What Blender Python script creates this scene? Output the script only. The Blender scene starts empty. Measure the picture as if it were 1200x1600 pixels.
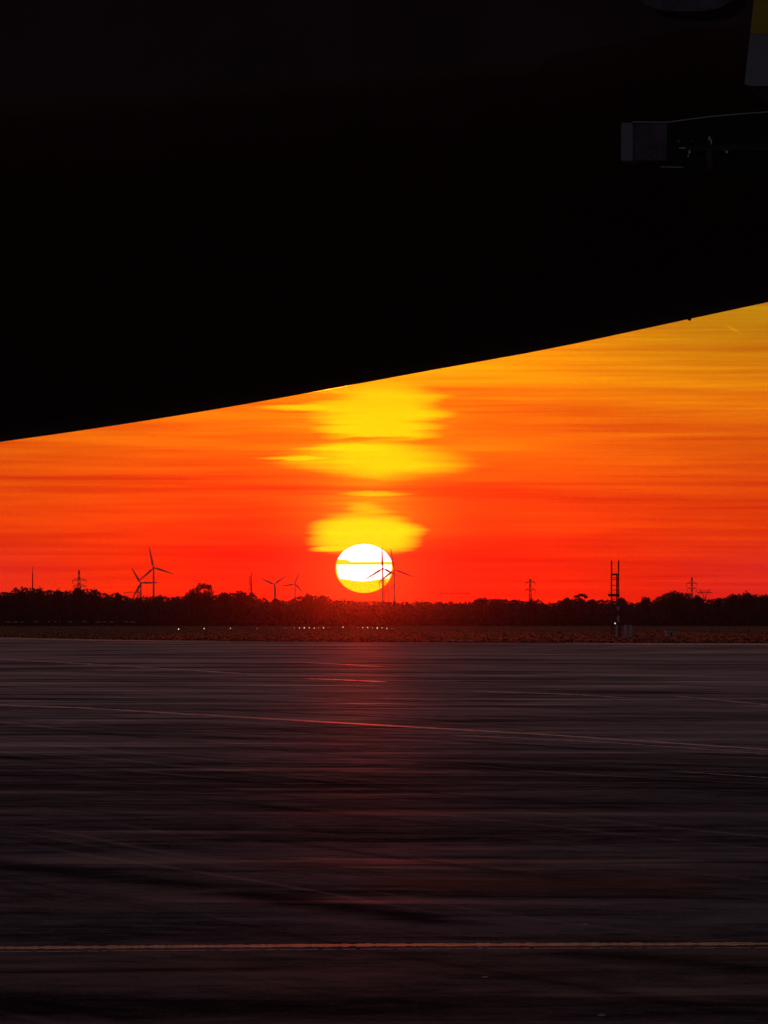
import bpy, bmesh, math, random
from math import radians, sin, cos, pi, atan, atan2, sqrt, exp
from mathutils import Vector, Matrix, noise

S = bpy.context.scene
C = S.collection

# ------------------------------------------------------------------ camera
F = 9398.0                      # focal length in photo pixels (1200 wide)
CAM_H = 3.0
HORIZON = 964.0
PITCH = atan((HORIZON - 800) / F)
cam = bpy.data.cameras.new('camera')
cam.sensor_fit = 'HORIZONTAL'; cam.sensor_width = 36
cam.lens = 36 * F / 1200
cam.clip_start = 0.5; cam.clip_end = 40000
co = bpy.data.objects.new('camera', cam); C.objects.link(co)
co.location = (0, 0, CAM_H); co.rotation_euler = (pi / 2 + PITCH, 0, 0)
S.camera = co

FW = Vector((0, cos(PITCH), sin(PITCH))); UP = Vector((0, -sin(PITCH), cos(PITCH)))
def ray(x, y):
    return FW * F + Vector((1, 0, 0)) * (x - 600) + UP * (800 - y)
def at(x, y, Y):
    d = ray(x, y)
    return Vector((0, 0, CAM_H)) + d * (Y / d.y)
def gr(x, y, z=0.0):
    d = ray(x, y)
    return Vector((0, 0, CAM_H)) + d * ((z - CAM_H) / d.z)

# ------------------------------------------------------------------ exposure
S.view_settings.view_transform = 'Standard'; S.view_settings.look = 'None'
S.view_settings.exposure = 0.0; S.view_settings.gamma = 1.0
S.render.engine = 'CYCLES'
S.cycles.use_denoising = True
S.cycles.max_bounces = 5; S.cycles.volume_bounces = 0
S.cycles.transparent_max_bounces = 8
S.cycles.use_adaptive_sampling = False

# ------------------------------------------------------------------ node helper
class Nd:
    """tiny expression wrapper for shader maths"""
    tree = None
    def __init__(s, sock): s.s = sock
    @staticmethod
    def m(op, *a, clamp=False):
        n = Nd.tree.nodes.new('ShaderNodeMath'); n.operation = op; n.use_clamp = clamp
        for i, v in enumerate(a):
            if isinstance(v, Nd): Nd.tree.links.new(v.s, n.inputs[i])
            else: n.inputs[i].default_value = v
        return Nd(n.outputs[0])
    def __add__(s, o): return Nd.m('ADD', s, o)
    __radd__ = __add__
    def __sub__(s, o): return Nd.m('SUBTRACT', s, o)
    def __rsub__(s, o): return Nd.m('SUBTRACT', o, s)
    def __mul__(s, o): return Nd.m('MULTIPLY', s, o)
    __rmul__ = __mul__
    def __truediv__(s, o): return Nd.m('DIVIDE', s, o)
    def abs(s): return Nd.m('ABSOLUTE', s)
def nexp(a): return Nd.m('EXPONENT', a)
def nmax(a, b): return Nd.m('MAXIMUM', a, b)
def nmin(a, b): return Nd.m('MINIMUM', a, b)
def gauss(a, w):
    t = a / w
    return nexp(t * t * -1.0)
def smooth(a, lo, hi):
    n = Nd.tree.nodes.new('ShaderNodeMapRange'); n.interpolation_type = 'SMOOTHSTEP'
    Nd.tree.links.new(a.s, n.inputs['Value'])
    n.inputs['From Min'].default_value = lo; n.inputs['From Max'].default_value = hi
    return Nd(n.outputs['Result'])
def vec(x, y, z=0.0):
    n = Nd.tree.nodes.new('ShaderNodeCombineXYZ')
    for i, v in enumerate((x, y, z)):
        if isinstance(v, Nd): Nd.tree.links.new(v.s, n.inputs[i])
        else: n.inputs[i].default_value = v
    return n.outputs[0]
def nz(v, scale=1.0, detail=3.0, rough=0.55, dist=0.0):
    n = Nd.tree.nodes.new('ShaderNodeTexNoise'); n.noise_dimensions = '3D'
    n.inputs['Scale'].default_value = scale; n.inputs['Detail'].default_value = detail
    n.inputs['Roughness'].default_value = rough; n.inputs['Distortion'].default_value = dist
    Nd.tree.links.new(v, n.inputs['Vector'])
    return Nd(n.outputs[0])
def ramp(a, stops):
    n = Nd.tree.nodes.new('ShaderNodeValToRGB')
    e = n.color_ramp.elements
    while len(e) > 1: e.remove(e[-1])
    for i, (p, v) in enumerate(stops):
        q = e[0] if i == 0 else e.new(p)
        q.position = p
        c = v if isinstance(v, tuple) else (v, v, v)
        q.color = (*c, 1)
    Nd.tree.links.new(a.s, n.inputs[0])
    return n.outputs[0]
def mixc(fac, a, b, blend='MIX'):
    n = Nd.tree.nodes.new('ShaderNodeMix'); n.data_type = 'RGBA'; n.blend_type = blend
    for s, v in ((n.inputs[0], fac), (n.inputs[6], a), (n.inputs[7], b)):
        if isinstance(v, Nd): Nd.tree.links.new(v.s, s)
        elif isinstance(v, (tuple,)): s.default_value = (*v, 1)
        elif isinstance(v, (int, float)): s.default_value = v
        else: Nd.tree.links.new(v, s)
    return n.outputs[2]

# ------------------------------------------------------------------ sun and sky
HAZE_D = 5.0e-5; HAZE_D2 = 1.8e-5      # dusty air: forward-scattering and even part, per metre
SUN_PX = (569, 888)
sd = ray(*SUN_PX).normalized()                 # towards the sun
SUN_EL = math.asin(sd.z); SUN_AZ = atan2(sd.x, sd.y)
sun = bpy.data.lights.new('sun', 'SUN'); sun.energy = 1.1; sun.angle = radians(0.5)
sun.color = (1.0, 0.034, 0.003)
so = bpy.data.objects.new('sun', sun); C.objects.link(so)
so.rotation_euler = (-sd).to_track_quat('-Z', 'Y').to_euler(); so.location = (0, -20, 60)

W = bpy.data.worlds.new('World'); S.world = W; W.use_nodes = True
t = W.node_tree; t.nodes.clear(); Nd.tree = t
tc = t.nodes.new('ShaderNodeTexCoord')
sp = t.nodes.new('ShaderNodeSeparateXYZ'); t.links.new(tc.outputs['Generated'], sp.inputs[0])
dx, dy, dz = (Nd(sp.outputs[i]) for i in range(3))
AZ = Nd.m('ARCTAN2', dx, dy)
EL = Nd.m('ARCSINE', dz)
U = (AZ - SUN_AZ) * F            # sky angle from the sun, in 1/9398 rad
V = EL * F                       # angle above the horizon
g1 = gauss(U, 430.0)
g2 = gauss(U, 260.0)
# long flat cirrus streaks
st1 = nz(vec(U * (1 / 520.0), V * (1 / 17.0)), 1.0, 4.0, 0.6, 0.2)
st2 = nz(vec(U * (1 / 900.0) + 7.0, V * (1 / 60.0) + U * (1 / 4200.0)), 1.0, 3.0, 0.55, 0.3)
st3 = nz(vec(U * (1 / 260.0) - 3.0, V * (1 / 6.0) + 11.0), 1.0, 2.0, 0.5)
st4 = nz(vec(U * (1 / 700.0) + 21.0, V * (1 / 9.0) + U * (1 / 900.0)), 1.0, 3.0, 0.6, 0.4)
streak = (st1 - 0.5) * 0.7 + (st2 - 0.5) * 0.85 + (st3 - 0.5) * 0.25 + (st4 - 0.5) * 0.4
hi = smooth(V, 60.0, 330.0)
R = (0.67 + g1 * 0.44) * (1.0 + streak * 0.7) * (1.0 - smooth(V, 330.0, 480.0) * smooth(U, 100.0, 600.0) * 0.44)
Vn = V / 1000.0
Gb = Nd(ramp(Vn, [(0.0, .016), (.06, .022), (.11, .03), (.17, .045), (.23, .075), (.30, .12), (.37, .17), (.43, .168), (.5, .16), (1.0, .15)]))
lowred = 1.0 - smooth(V, 90.0, 260.0)
G = Gb * (1.0 + g1 * hi * 0.5) * nmax(1.0 + streak * 2.4, 0.15) * (1.0 - lowred * g2 * 0.93)
# lit cloud gaps above the sun
G = G + gauss(U - 8.0 + (st3 - 0.5) * 60.0, 48.0) * smooth(V, 145.0, 170.0) * (1.0 - smooth(V, 200.0, 240.0)) * (0.10 + streak * 0.3)
G = G + gauss(U - 8.0, 105.0) * smooth(V, 95.0, 150.0) * (0.085 + streak * 0.14)
wob = (nz(vec(U * (1 / 420.0) + 3.0, V * (1 / 16.0)), 1.0, 2.5, 0.5) - 0.5)
wob2 = (nz(vec(U * (1 / 150.0) + 9.0, V * (1 / 22.0)), 1.0, 3.0, 0.6) - 0.5)
def lens(u0, v0, a, b, p=1.0, soft=0.35, wu=150.0, amp=0.35, skew=0.0, fe=70.0):
    du = (U - u0 + wob * wu + (st3 - 0.5) * fe).abs() / a
    if p != 1.0: du = Nd.m('POWER', du, p)
    dv = (V - v0 + wob2 * 14.0 + U * skew) / b
    f = 1.0 - du - dv * dv + (wob2 * amp)
    return smooth(f, 0.0, soft)
m = lens(24, 322, 122, 53, 2.2, 0.95, 150, 0.8)
m = nmax(m, lens(-62, 327, 118, 8, 1.0, 0.8, 60, 0.4))
m = nmax(m, lens(24, 292, 120, 24, 1.6, 0.8, 120, 0.5))
m = nmax(m, lens(20, 246, 172, 37, 1.25, 0.92, 70, 0.30, 0.02))
m = nmax(m, lens(-98, 248, 84, 4.5, 1.0, 0.8, 20, 0.2))
m = nmax(m, lens(-20, 264, 110, 9, 1.2, 0.8, 50, 0.3))
m = nmax(m, lens(14, 193, 64, 5, 1.0, 0.9, 60, 0.3) * 0.75)
m = nmax(m, lens(2, 168, 46, 14, 1.4, 1.0, 60, 0.3) * 0.5)
m = nmax(m, lens(3, 129, 99, 38, 2.6, 0.85, 40, 0.10, fe=30.0))
m = nmax(m, lens(-36, 106, 58, 7, 1.4, 0.6, 30, 0.2, fe=20.0))
m = m * smooth(V, 84.0, 104.0)
m = nmin(m, 1.0 - lens(-10, 277, 150, 5.5, 1.2, 0.9, 60, 0.3, -0.045) * 0.9)
G = G * (1.0 - m) + m * (0.69 + streak * 0.30)
R = nmax(R, m * 1.05)
B = 0.008 * smooth(U.abs(), 380.0, 640.0) * (1.0 - smooth(V, 70.0, 140.0)) + 0.0004
# thin haze bar across the sun's level
bar = gauss(V - 88.0 + wob2 * 5.0, 2.6) * gauss(U - 60.0, 300.0)
R = R * (1.0 - bar * 0.22); G = G * (1.0 - bar * 0.6)
# short contrail
ct = gauss((U - 576.0) * 0.5 + (V - 449.0) * 1.0, 2.2) * gauss(U - 576.0, 8.0)
R = R + ct * 0.18; G = G + ct * 0.1
# sun disc, flattened by refraction, crossed by a thin cloud bar
du = U / 45.0; dv = (V - 76.0) / nmax(38.0, smooth(V * -1.0, -76.0, -75.0) * 38.5)
r2 = du * du + dv * dv
disc = 1.0 - smooth(r2, 0.95, 1.03)
cb = gauss(V - (85.5 + wob2 * 4.0) + U * 0.02, 4.2) * smooth(U.abs() + U * -0.35, -4.0, 60.0)
cb = nmax(cb, gauss(V - 84.0 + wob2 * 3.0, 2.4))
cb = nmax(cb, 1.0 - smooth(V + wob2 * 3.0 + gauss(U + 2.0, 26.0) * 5.0, 59.0, 62.0))
cb = nmax(cb, smooth(r2, 0.84, 0.94) * (1.0 - smooth(V, 70.0, 95.0)))
cb = smooth(cb, 0.35, 0.6)
R = R * (1.0 - disc) + disc * 1.6
G = G * (1.0 - disc) + disc * (1.6 - cb * 0.92)
B = B * (1.0 - disc) + disc * (1.5 - cb * 1.5)
warm = t.nodes.new('ShaderNodeCombineColor')
for i, c in enumerate((R, G, B)): t.links.new(nmax(c, 0.0).s, warm.inputs[i])
# rest of the sky dome
sky = t.nodes.new('ShaderNodeTexSky'); sky.sky_type = 'NISHITA'; sky.sun_disc = False
sky.sun_elevation = SUN_EL; sky.sun_rotation = SUN_AZ
sky.dust_density = 2.0; sky.ozone_density = 3.0
SKY_K = 0.23
nis = mixc(1.0, sky.outputs[0], (SKY_K * 1.5, SKY_K * 0.78, SKY_K * 0.52), 'MULTIPLY')
thick = (HAZE_D + HAZE_D2 * 0.95) * nmin(8200.0, Nd.m('DIVIDE', 257.0, nmax(EL, 0.005)))   # optical depth of the air under the glow
boost = nexp(thick)
wv = t.nodes.new('ShaderNodeVectorMath'); wv.operation = 'SCALE'
t.links.new(warm.outputs[0], wv.inputs[0]); t.links.new(boost.s, wv.inputs['Scale'])
wmask = gauss(AZ, 0.8) * gauss(EL, 0.16)
col = mixc(wmask, nis, wv.outputs[0])
bg = t.nodes.new('ShaderNodeBackground'); t.links.new(col, bg.inputs[0]); bg.inputs[1].default_value = 1.0
wo = t.nodes.new('ShaderNodeOutputWorld'); t.links.new(bg.outputs[0], wo.inputs[0])
W.cycles.sampling_method = 'MANUAL'; W.cycles.sample_map_resolution = 2048

# ------------------------------------------------------------------ materials
def mat(name, col, rough=0.6, var=0.25, scale=4.0, metal=0.0, spec=0.5, bump=0.0, emis=None, es=0.0, coat=0.0):
    m = bpy.data.materials.new(name); m.use_nodes = True
    t = m.node_tree; Nd.tree = t
    b = t.nodes['Principled BSDF']
    tc = t.nodes.new('ShaderNodeTexCoord')
    n = nz(tc.outputs['Object'], scale, 4.0, 0.6)
    lo = tuple(c * (1 - var) for c in col); hi_ = tuple(min(1, c * (1 + var)) for c in col)
    c = ramp(n, [(0.3, lo), (0.7, hi_)])
    t.links.new(c, b.inputs['Base Color'])
    rr = (n - 0.5) * 0.2 + rough
    t.links.new(nmax(rr, 0.05).s, b.inputs['Roughness'])
    b.inputs['Metallic'].default_value = metal
    b.inputs['Specular IOR Level'].default_value = spec
    b.inputs['Coat Weight'].default_value = coat
    if bump:
        bn = t.nodes.new('ShaderNodeBump'); bn.inputs['Strength'].default_value = bump
        bn.inputs['Distance'].default_value = 0.05
        t.links.new(n.s, bn.inputs['Height']); t.links.new(bn.outputs[0], b.inputs['Normal'])
    if emis:
        b.inputs['Emission Color'].default_value = (*emis, 1); b.inputs['Emission Strength'].default_value = es
    return m

M = {}
M['foliage'] = mat('foliage', (0.05, 0.06, 0.03), 0.8, 0.5, 0.35, spec=0.1)
M['bark'] = mat('bark', (0.06, 0.045, 0.035), 0.9, 0.4, 3.0, spec=0.1, bump=0.4)
M['grass_blades'] = mat('grass_blades', (0.06, 0.052, 0.026), 0.85, 0.2, 0.4, spec=0.1)
M['turbine_paint'] = mat('turbine_paint', (0.55, 0.55, 0.57), 0.5, 0.06, 0.3)
M['galvanised'] = mat('galvanised', (0.20, 0.20, 0.21), 0.6, 0.2, 2.0, metal=0.3)
M['dark_steel'] = mat('dark_steel', (0.06, 0.055, 0.055), 0.6, 0.3, 3.0, metal=0.2)
M['pale_paint'] = mat('pale_paint', (0.62, 0.58, 0.62), 0.55, 0.12, 2.0)
M['cabinet_paint'] = mat('cabinet_paint', (0.66, 0.54, 0.62), 0.6, 0.2, 2.0, spec=0.2)
M['concrete'] = mat('concrete', (0.30, 0.29, 0.28), 0.85, 0.2, 1.0, spec=0.3, bump=0.3)
M['navy_gloss'] = mat('navy_gloss', (0.075, 0.012, 0.012), 0.5, 0.3, 0.8, spec=0.2, coat=0.22)
M['aircraft_white'] = mat('aircraft_white', (0.4, 0.4, 0.42), 0.35, 0.05, 1.0)
M['rubber'] = mat('rubber', (0.02, 0.02, 0.02), 0.8, 0.3, 5.0, spec=0.2)
M['truck_grey'] = mat('truck_grey', (0.27, 0.235, 0.26), 0.5, 0.18, 2.5, spec=0.3)
M['truck_yellow'] = mat('truck_yellow', (0.55, 0.34, 0.015), 0.5, 0.12, 2.5, spec=0.3)
M['truck_dark'] = mat('truck_dark', (0.03, 0.022, 0.025), 0.6, 0.3, 4.0, spec=0.1)
M['truck_panel'] = mat('truck_panel', (0.13, 0.085, 0.11), 0.65, 0.5, 9.0, spec=0.3)
M['rail_dull'] = mat('rail_dull', (0.07, 0.05, 0.055), 0.6, 0.6, 7.0, spec=0.1)
M['bright_metal'] = mat('bright_metal', (0.6, 0.58, 0.55), 0.35, 0.2, 8.0, metal=0.4)
M['window_glass'] = mat('window_glass', (0.01, 0.01, 0.012), 0.1, 0.2, 1.0)
M['lamp_warm'] = mat('lamp_warm', (0.8, 0.7, 0.6), 0.4, 0.05, 1.0, emis=(1.0, 0.62, 0.42), es=0.85)
M['lamp_yellow'] = mat('lamp_yellow', (0.8, 0.7, 0.5), 0.4, 0.05, 1.0, emis=(1.0, 0.78, 0.40), es=1.2)
M['lamp_dim'] = mat('lamp_dim', (0.8, 0.6, 0.5), 0.4, 0.05, 1.0, emis=(1.0, 0.45, 0.32), es=0.4)

# ------------------------------------------------------------------ mesh helpers
def obj(name, bm, m, parent=None, smooth_=False):
    me = bpy.data.meshes.new(name); bm.to_mesh(me); bm.free()
    me.materials.append(M[m] if isinstance(m, str) else m)
    if smooth_:
        for p in me.polygons: p.use_smooth = True
    o = bpy.data.objects.new(name, me); C.objects.link(o)
    if parent: o.parent = parent
    return o
def tag(o, label, cat, group=None, kind=None):
    o['label'] = label; o['category'] = cat
    if group: o['group'] = group
    if kind: o['kind'] = kind
    return o
def empty(name, loc, rz=0.0):
    o = bpy.data.objects.new(name, None); C.objects.link(o)
    o.location = loc; o.rotation_euler = (0, 0, rz); o.empty_display_size = 0.5
    return o
def struct(name, bm, m, smooth_=False):
    o = obj(name, bm, m, None, smooth_); o['kind'] = 'structure'; return o
def box(bm, x0, x1, y0, y1, z0, z1, bev=0.0):
    r = bmesh.ops.create_cube(bm, size=1.0)
    for v in r['verts']:
        v.co = Vector(((x0 + x1) / 2 + v.co.x * (x1 - x0), (y0 + y1) / 2 + v.co.y * (y1 - y0), (z0 + z1) / 2 + v.co.z * (z1 - z0)))
    if bev:
        es = list({e for v in r['verts'] for e in v.link_edges})
        bmesh.ops.bevel(bm, geom=es, offset=bev, segments=2, affect='EDGES')
def tube(bm, a, b, r0, r1=None, n=8, cap=True):
    a = Vector(a); b = Vector(b); r1 = r0 if r1 is None else r1
    d = (b - a).normalized()
    u = d.orthogonal().normalized(); w = d.cross(u)
    A = []; B_ = []
    for i in range(n):
        q = 2 * pi * i / n
        o = u * cos(q) + w * sin(q)
        A.append(bm.verts.new(a + o * r0)); B_.append(bm.verts.new(b + o * r1))
    for i in range(n):
        bm.faces.new((A[i], A[(i + 1) % n], B_[(i + 1) % n], B_[i]))
    if cap:
        bm.faces.new(A[::-1]); bm.faces.new(B_)
def ball(bm, c, rx, ry=None, rz=None, seg=12):
    ry = rx if ry is None else ry; rz = rx if rz is None else rz
    nr = max(6, seg // 2); P = lambda a, b: bm.verts.new((c[0] + rx * sin(a) * cos(b), c[1] + ry * sin(a) * sin(b), c[2] + rz * cos(a)))
    top = P(0, 0); bot_ = P(pi, 0)
    R_ = [[P(pi * i / nr, 2 * pi * k / seg) for k in range(seg)] for i in range(1, nr)]
    for k in range(seg):
        k2 = (k + 1) % seg
        bm.faces.new((top, R_[0][k], R_[0][k2])); bm.faces.new((bot_, R_[-1][k2], R_[-1][k]))
        for A, B_ in zip(R_, R_[1:]): bm.faces.new((A[k], B_[k], B_[k2], A[k2]))
def poly(bm, pts):
    return bm.faces.new([bm.verts.new(p) for p in pts])
def prism_y(bm, pts, y0, y1):
    """polygon in x,z extruded along y"""
    A = [bm.verts.new((x, y0, z)) for x, z in pts]; B_ = [bm.verts.new((x, y1, z)) for x, z in pts]
    n = len(pts)
    bm.faces.new(A); bm.faces.new(B_[::-1])
    for i in range(n): bm.faces.new((A[i], B_[i], B_[(i + 1) % n], A[(i + 1) % n]))
    bmesh.ops.recalc_face_normals(bm, faces=bm.faces)
def lerp(pts, x):
    if x <= pts[0][0]: return pts[0][1]
    for (a, b), (c, d) in zip(pts, pts[1:]):
        if x <= c: return b + (d - b) * (x - a) / (c - a)
    return pts[-1][1]

# ------------------------------------------------------------------ haze
bm = bmesh.new(); box(bm, -7000, 7000, -6500, 8200, -1.0, 260.0)
hz = bpy.data.materials.new('haze_air'); hz.use_nodes = True; t = hz.node_tree; t.nodes.clear()
pv = t.nodes.new('ShaderNodeVolumePrincipled'); pv.inputs['Color'].default_value = (0.0185, 0.0030, 0.0015, 1)
pv.inputs['Density'].default_value = HAZE_D; pv.inputs['Anisotropy'].default_value = 0.989
mo = t.nodes.new('ShaderNodeOutputMaterial'); 
pv2 = t.nodes.new('ShaderNodeVolumePrincipled'); pv2.inputs['Color'].default_value = (0.8, 0.62, 1.0, 1)
pv2.inputs['Density'].default_value = HAZE_D2; pv2.inputs['Anisotropy'].default_value = 0.3
ad = t.nodes.new('ShaderNodeAddShader'); t.links.new(pv.outputs[0], ad.inputs[0]); t.links.new(pv2.outputs[0], ad.inputs[1])
t.links.new(ad.outputs[0], mo.inputs['Volume'])
hzo = obj('haze', bm, hz); hzo['kind'] = 'stuff'; hzo['label'] = 'thin red evening haze filling the air over the airfield'; hzo['category'] = 'haze'

# ------------------------------------------------------------------ ground
GLOSS = 0.25
STROKES = [  # start, end and thickness as seen, turned into ground metres; strength; -1 rubber, 1 sealed patch, its red reflection painted as colour
 (-200, 1330, 380, 1392, 18, 0.95, -1), (340, 1390, 760, 1452, 22, 1.0, -1), (560, 1180, 1350, 1206, 5, 0.50, -1), (-300, 1206, 760, 1228, 12, 0.58, -1),
 (100, 1262, 1500, 1262, 20, 0.50, -1), (820, 1484, 1400, 1530, 24, 0.85, -1), (-300, 1526, 560, 1510, 6, 0.65, -1), (-300, 1088, 640, 1100, 5, 0.50, -1),
 (620, 1074, 1400, 1090, 4, 0.58, -1), (60, 1144, 760, 1166, 5, 0.58, -1), (650, 1190, 1400, 1222, 6, 0.50, -1), (-300, 1320, 300, 1328, 10, 0.36, -1),
 (300, 1553, 1500, 1575, 14, 0.36, -1), (-300, 1575, 900, 1590, 26, 0.40, -1), (420, 1030, 1500, 1036, 3, 0.50, -1), (-200, 1186, 400, 1180, 7, 0.43, -1),
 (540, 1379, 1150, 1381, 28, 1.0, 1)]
def ground_mat(name, kind):
    m = bpy.data.materials.new(name); m.use_nodes = True
    t = m.node_tree; Nd.tree = t; b = t.nodes['Principled BSDF']
    g = t.nodes.new('ShaderNodeNewGeometry')
    sp = t.nodes.new('ShaderNodeSeparateXYZ'); t.links.new(g.outputs['Position'], sp.inputs[0])
    X = Nd(sp.outputs[0]); Y = Nd(sp.outputs[1])
    if kind == 'grass':
        a = nz(vec(X * 0.05, Y * 0.012), 1, 4, 0.6); f = nz(vec(X * 1.2, Y * 0.3), 1, 3, 0.6)
        v = a * 0.6 + f * 0.4
        t.links.new(ramp(v, [(0.3, (0.035, 0.028, 0.015)), (0.5, (0.07, 0.055, 0.028)), (0.7, (0.12, 0.085, 0.045))]), b.inputs['Base Color'])
        b.inputs['Roughness'].default_value = 0.9; b.inputs['Specular IOR Level'].default_value = 0.05
        return m
    # asphalt: patches of wear, sealing and rubber at several sizes
    big = nz(vec(X * 0.030, Y * 0.050), 1, 6, 0.70, 0.6)
    mid = nz(vec(X * 0.20, Y * 0.42), 1, 5, 0.66, 0.6)
    small = nz(vec(X * 1.6, Y * 1.5), 1, 5, 0.7, 0.4)
    thin = nz(vec(X * 0.05 + 5.0, Y * 0.20 + X * 0.012), 1, 6, 0.72, 0.3)
    glint = smooth(thin, 0.52, 0.72)
    fine = nz(vec(X * 14.0, Y * 9.0), 1, 3, 0.7)
    grit = nz(vec(X * 26.0, Y * 5.0), 1, 3, 0.75)
    fr = smooth(Y, 120.0, 320.0)
    v = (big * 0.44 + thin * 0.30 + mid * 0.26) * fr + (big * 0.24 + mid * 0.28 + thin * 0.16 + small * 0.20 + fine * 0.12) * (1.0 - fr)
    v2 = smooth(v, 0.415, 0.585)
    hue = smooth(nz(vec(X * 0.03 + 40.0, Y * 0.16), 1, 4, 0.65, 0.4), 0.36, 0.64)
    # wandering tyre tracks: warped bands running across the apron
    wl = (Y + X * 3.1) * 0.31 + (nz(vec(X * 0.05, Y * 0.012), 1, 2, 0.5) - 0.5) * 9.0
    tr = nz(vec(wl * 0.75, (Y - X * 0.3) * 0.012), 1, 4, 0.7)
    track = smooth(tr, 0.52, 0.66)
    scuff = smooth(nz(vec(wl * 1.7 + 30.0, (Y - X * 0.3) * 0.02), 1, 3, 0.7), 0.56, 0.70)
    # worn bands, tyre rubber and the painted red reflection on sealing: soft strokes from A to B in ground metres
    Pw = (nz(vec(X * 0.25, Y * 0.5), 1, 4, 0.65) - 0.5)
    edge = (nz(vec(X * 2.2, Y * 3.0), 1, 4, 0.7) - 0.5)
    acc = {1: None, -1: None}
    for (x0, y0, x1, y1, w, k, sg) in STROKES:
        A = gr(x0, y0); B_ = gr(x1, y1); d = (B_ - A); L = d.length; d = d / L
        hw_ = abs(gr(x0, y0 - w / 2).y - gr(x0, y0 + w / 2).y) / 2 * abs(d.x) + 0.05
        hw1 = abs(gr(x1, y1 - w / 2).y - gr(x1, y1 + w / 2).y) / 2 * abs(d.x) + 0.05
        rx = X - A.x; ry = Y - A.y
        al = (rx * d.x + ry * d.y) / L
        ac = rx * (-d.y) + ry * d.x + Pw * (hw_ * 1.6)
        wd = nmax(al * (hw1 - hw_) + hw_, 0.04)
        f = nexp((ac / wd) * (ac / wd) * -1.0 * 1.2)
        f = f * smooth(al, -0.02, 0.18) * (1.0 - smooth(al, 0.82, 1.02)) * k
        f = f * nmax(edge * 1.8 + 1.0, 0.0)
        acc[sg] = f if acc[sg] is None else nmax(acc[sg], f)
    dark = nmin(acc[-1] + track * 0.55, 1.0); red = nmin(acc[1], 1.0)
    lightc = mixc(hue, (0.112, 0.088, 0.090), (0.152, 0.084, 0.060))
    darkcol = mixc(v2, (0.014, 0.011, 0.012), lightc)
    near = (1.0 - smooth(Y + Pw * 6.0, 54.0, 100.0)) * 0.95 + 1.05 + scuff * 0.5      # asphalt colour lifted close in to offset the fuselage's shade; scuffs paler too
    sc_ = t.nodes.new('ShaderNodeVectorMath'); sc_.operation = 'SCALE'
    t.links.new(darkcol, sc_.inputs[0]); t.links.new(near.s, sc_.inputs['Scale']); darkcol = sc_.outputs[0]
    c2 = mixc(dark * 0.9, darkcol, (0.012, 0.010, 0.012))
    c3 = mixc(smooth(grit, 0.56, 0.72) * 0.6, c2, (0.22, 0.18, 0.18))
    c3 = mixc((1.0 - smooth(grit, 0.30, 0.44)) * 0.5, c3, (0.01, 0.008, 0.008))
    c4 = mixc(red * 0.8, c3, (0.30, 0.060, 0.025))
    df = t.nodes.new('ShaderNodeBsdfDiffuse'); t.links.new(c4, df.inputs['Color'])
    gl = t.nodes.new('ShaderNodeBsdfGlossy'); gl.distribution = 'GGX'
    gl.inputs['Color'].default_value = (1, 1, 1, 1)
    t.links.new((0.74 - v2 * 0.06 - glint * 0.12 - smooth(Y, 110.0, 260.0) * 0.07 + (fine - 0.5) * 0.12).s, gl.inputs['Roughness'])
    mx = t.nodes.new('ShaderNodeMixShader')
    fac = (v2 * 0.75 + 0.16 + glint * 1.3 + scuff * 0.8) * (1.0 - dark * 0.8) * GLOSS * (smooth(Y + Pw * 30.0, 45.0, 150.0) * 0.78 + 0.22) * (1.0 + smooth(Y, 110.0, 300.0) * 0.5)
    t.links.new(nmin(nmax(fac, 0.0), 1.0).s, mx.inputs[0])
    bn = t.nodes.new('ShaderNodeBump'); bn.inputs['Strength'].default_value = 0.5; bn.inputs['Distance'].default_value = 0.006
    hh = fine * 0.6 + grit * 0.4 + small * 3.0
    t.links.new(hh.s, bn.inputs['Height'])
    t.links.new(bn.outputs[0], gl.inputs['Normal']); t.links.new(bn.outputs[0], df.inputs['Normal'])
    t.links.new(df.outputs[0], mx.inputs[1]); t.links.new(gl.outputs[0], mx.inputs[2])
    for n in t.nodes:
        if n.type == 'OUTPUT_MATERIAL': t.links.new(mx.outputs[0], n.inputs['Surface'])
    return m
M['grass_ground'] = ground_mat('grass_ground', 'grass')
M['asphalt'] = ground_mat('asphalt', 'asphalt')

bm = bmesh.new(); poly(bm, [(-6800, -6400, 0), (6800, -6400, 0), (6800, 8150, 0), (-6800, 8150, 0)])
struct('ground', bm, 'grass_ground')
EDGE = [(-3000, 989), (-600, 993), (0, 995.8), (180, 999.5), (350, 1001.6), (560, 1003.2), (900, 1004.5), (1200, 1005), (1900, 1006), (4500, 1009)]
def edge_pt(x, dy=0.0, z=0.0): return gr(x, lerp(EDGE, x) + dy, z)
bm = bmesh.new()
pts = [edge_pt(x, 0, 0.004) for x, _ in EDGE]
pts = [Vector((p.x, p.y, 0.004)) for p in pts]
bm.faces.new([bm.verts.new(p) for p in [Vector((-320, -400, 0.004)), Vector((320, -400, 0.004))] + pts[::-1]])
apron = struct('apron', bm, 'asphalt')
# worn concrete shoulder along the far edge
bm = bmesh.new()
sh = [(-500, 2.0), (0, 2.2), (180, 2.0), (300, 1.4), (360, 0.6)]
bm.faces.new([bm.verts.new(v) for v in [edge_pt(x, 0.3, 0.008) for x, _ in sh] + [edge_pt(x, 0.3 + w, 0.008) for x, w in sh[::-1]]])
M['shoulder'] = mat('shoulder', (0.34, 0.27, 0.27), 0.6, 0.2, 0.05, spec=0.3)
struct('path', bm, 'shoulder')
bm = bmesh.new()
sh = [(880, 0.4), (1000, 2.4), (1200, 3.0), (1700, 3.2)]
bm.faces.new([bm.verts.new(v) for v in [edge_pt(x, 0.3, 0.008) for x, _ in sh] + [edge_pt(x, 0.3 + w, 0.008) for x, w in sh[::-1]]])
struct('path', bm, 'shoulder')

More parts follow.
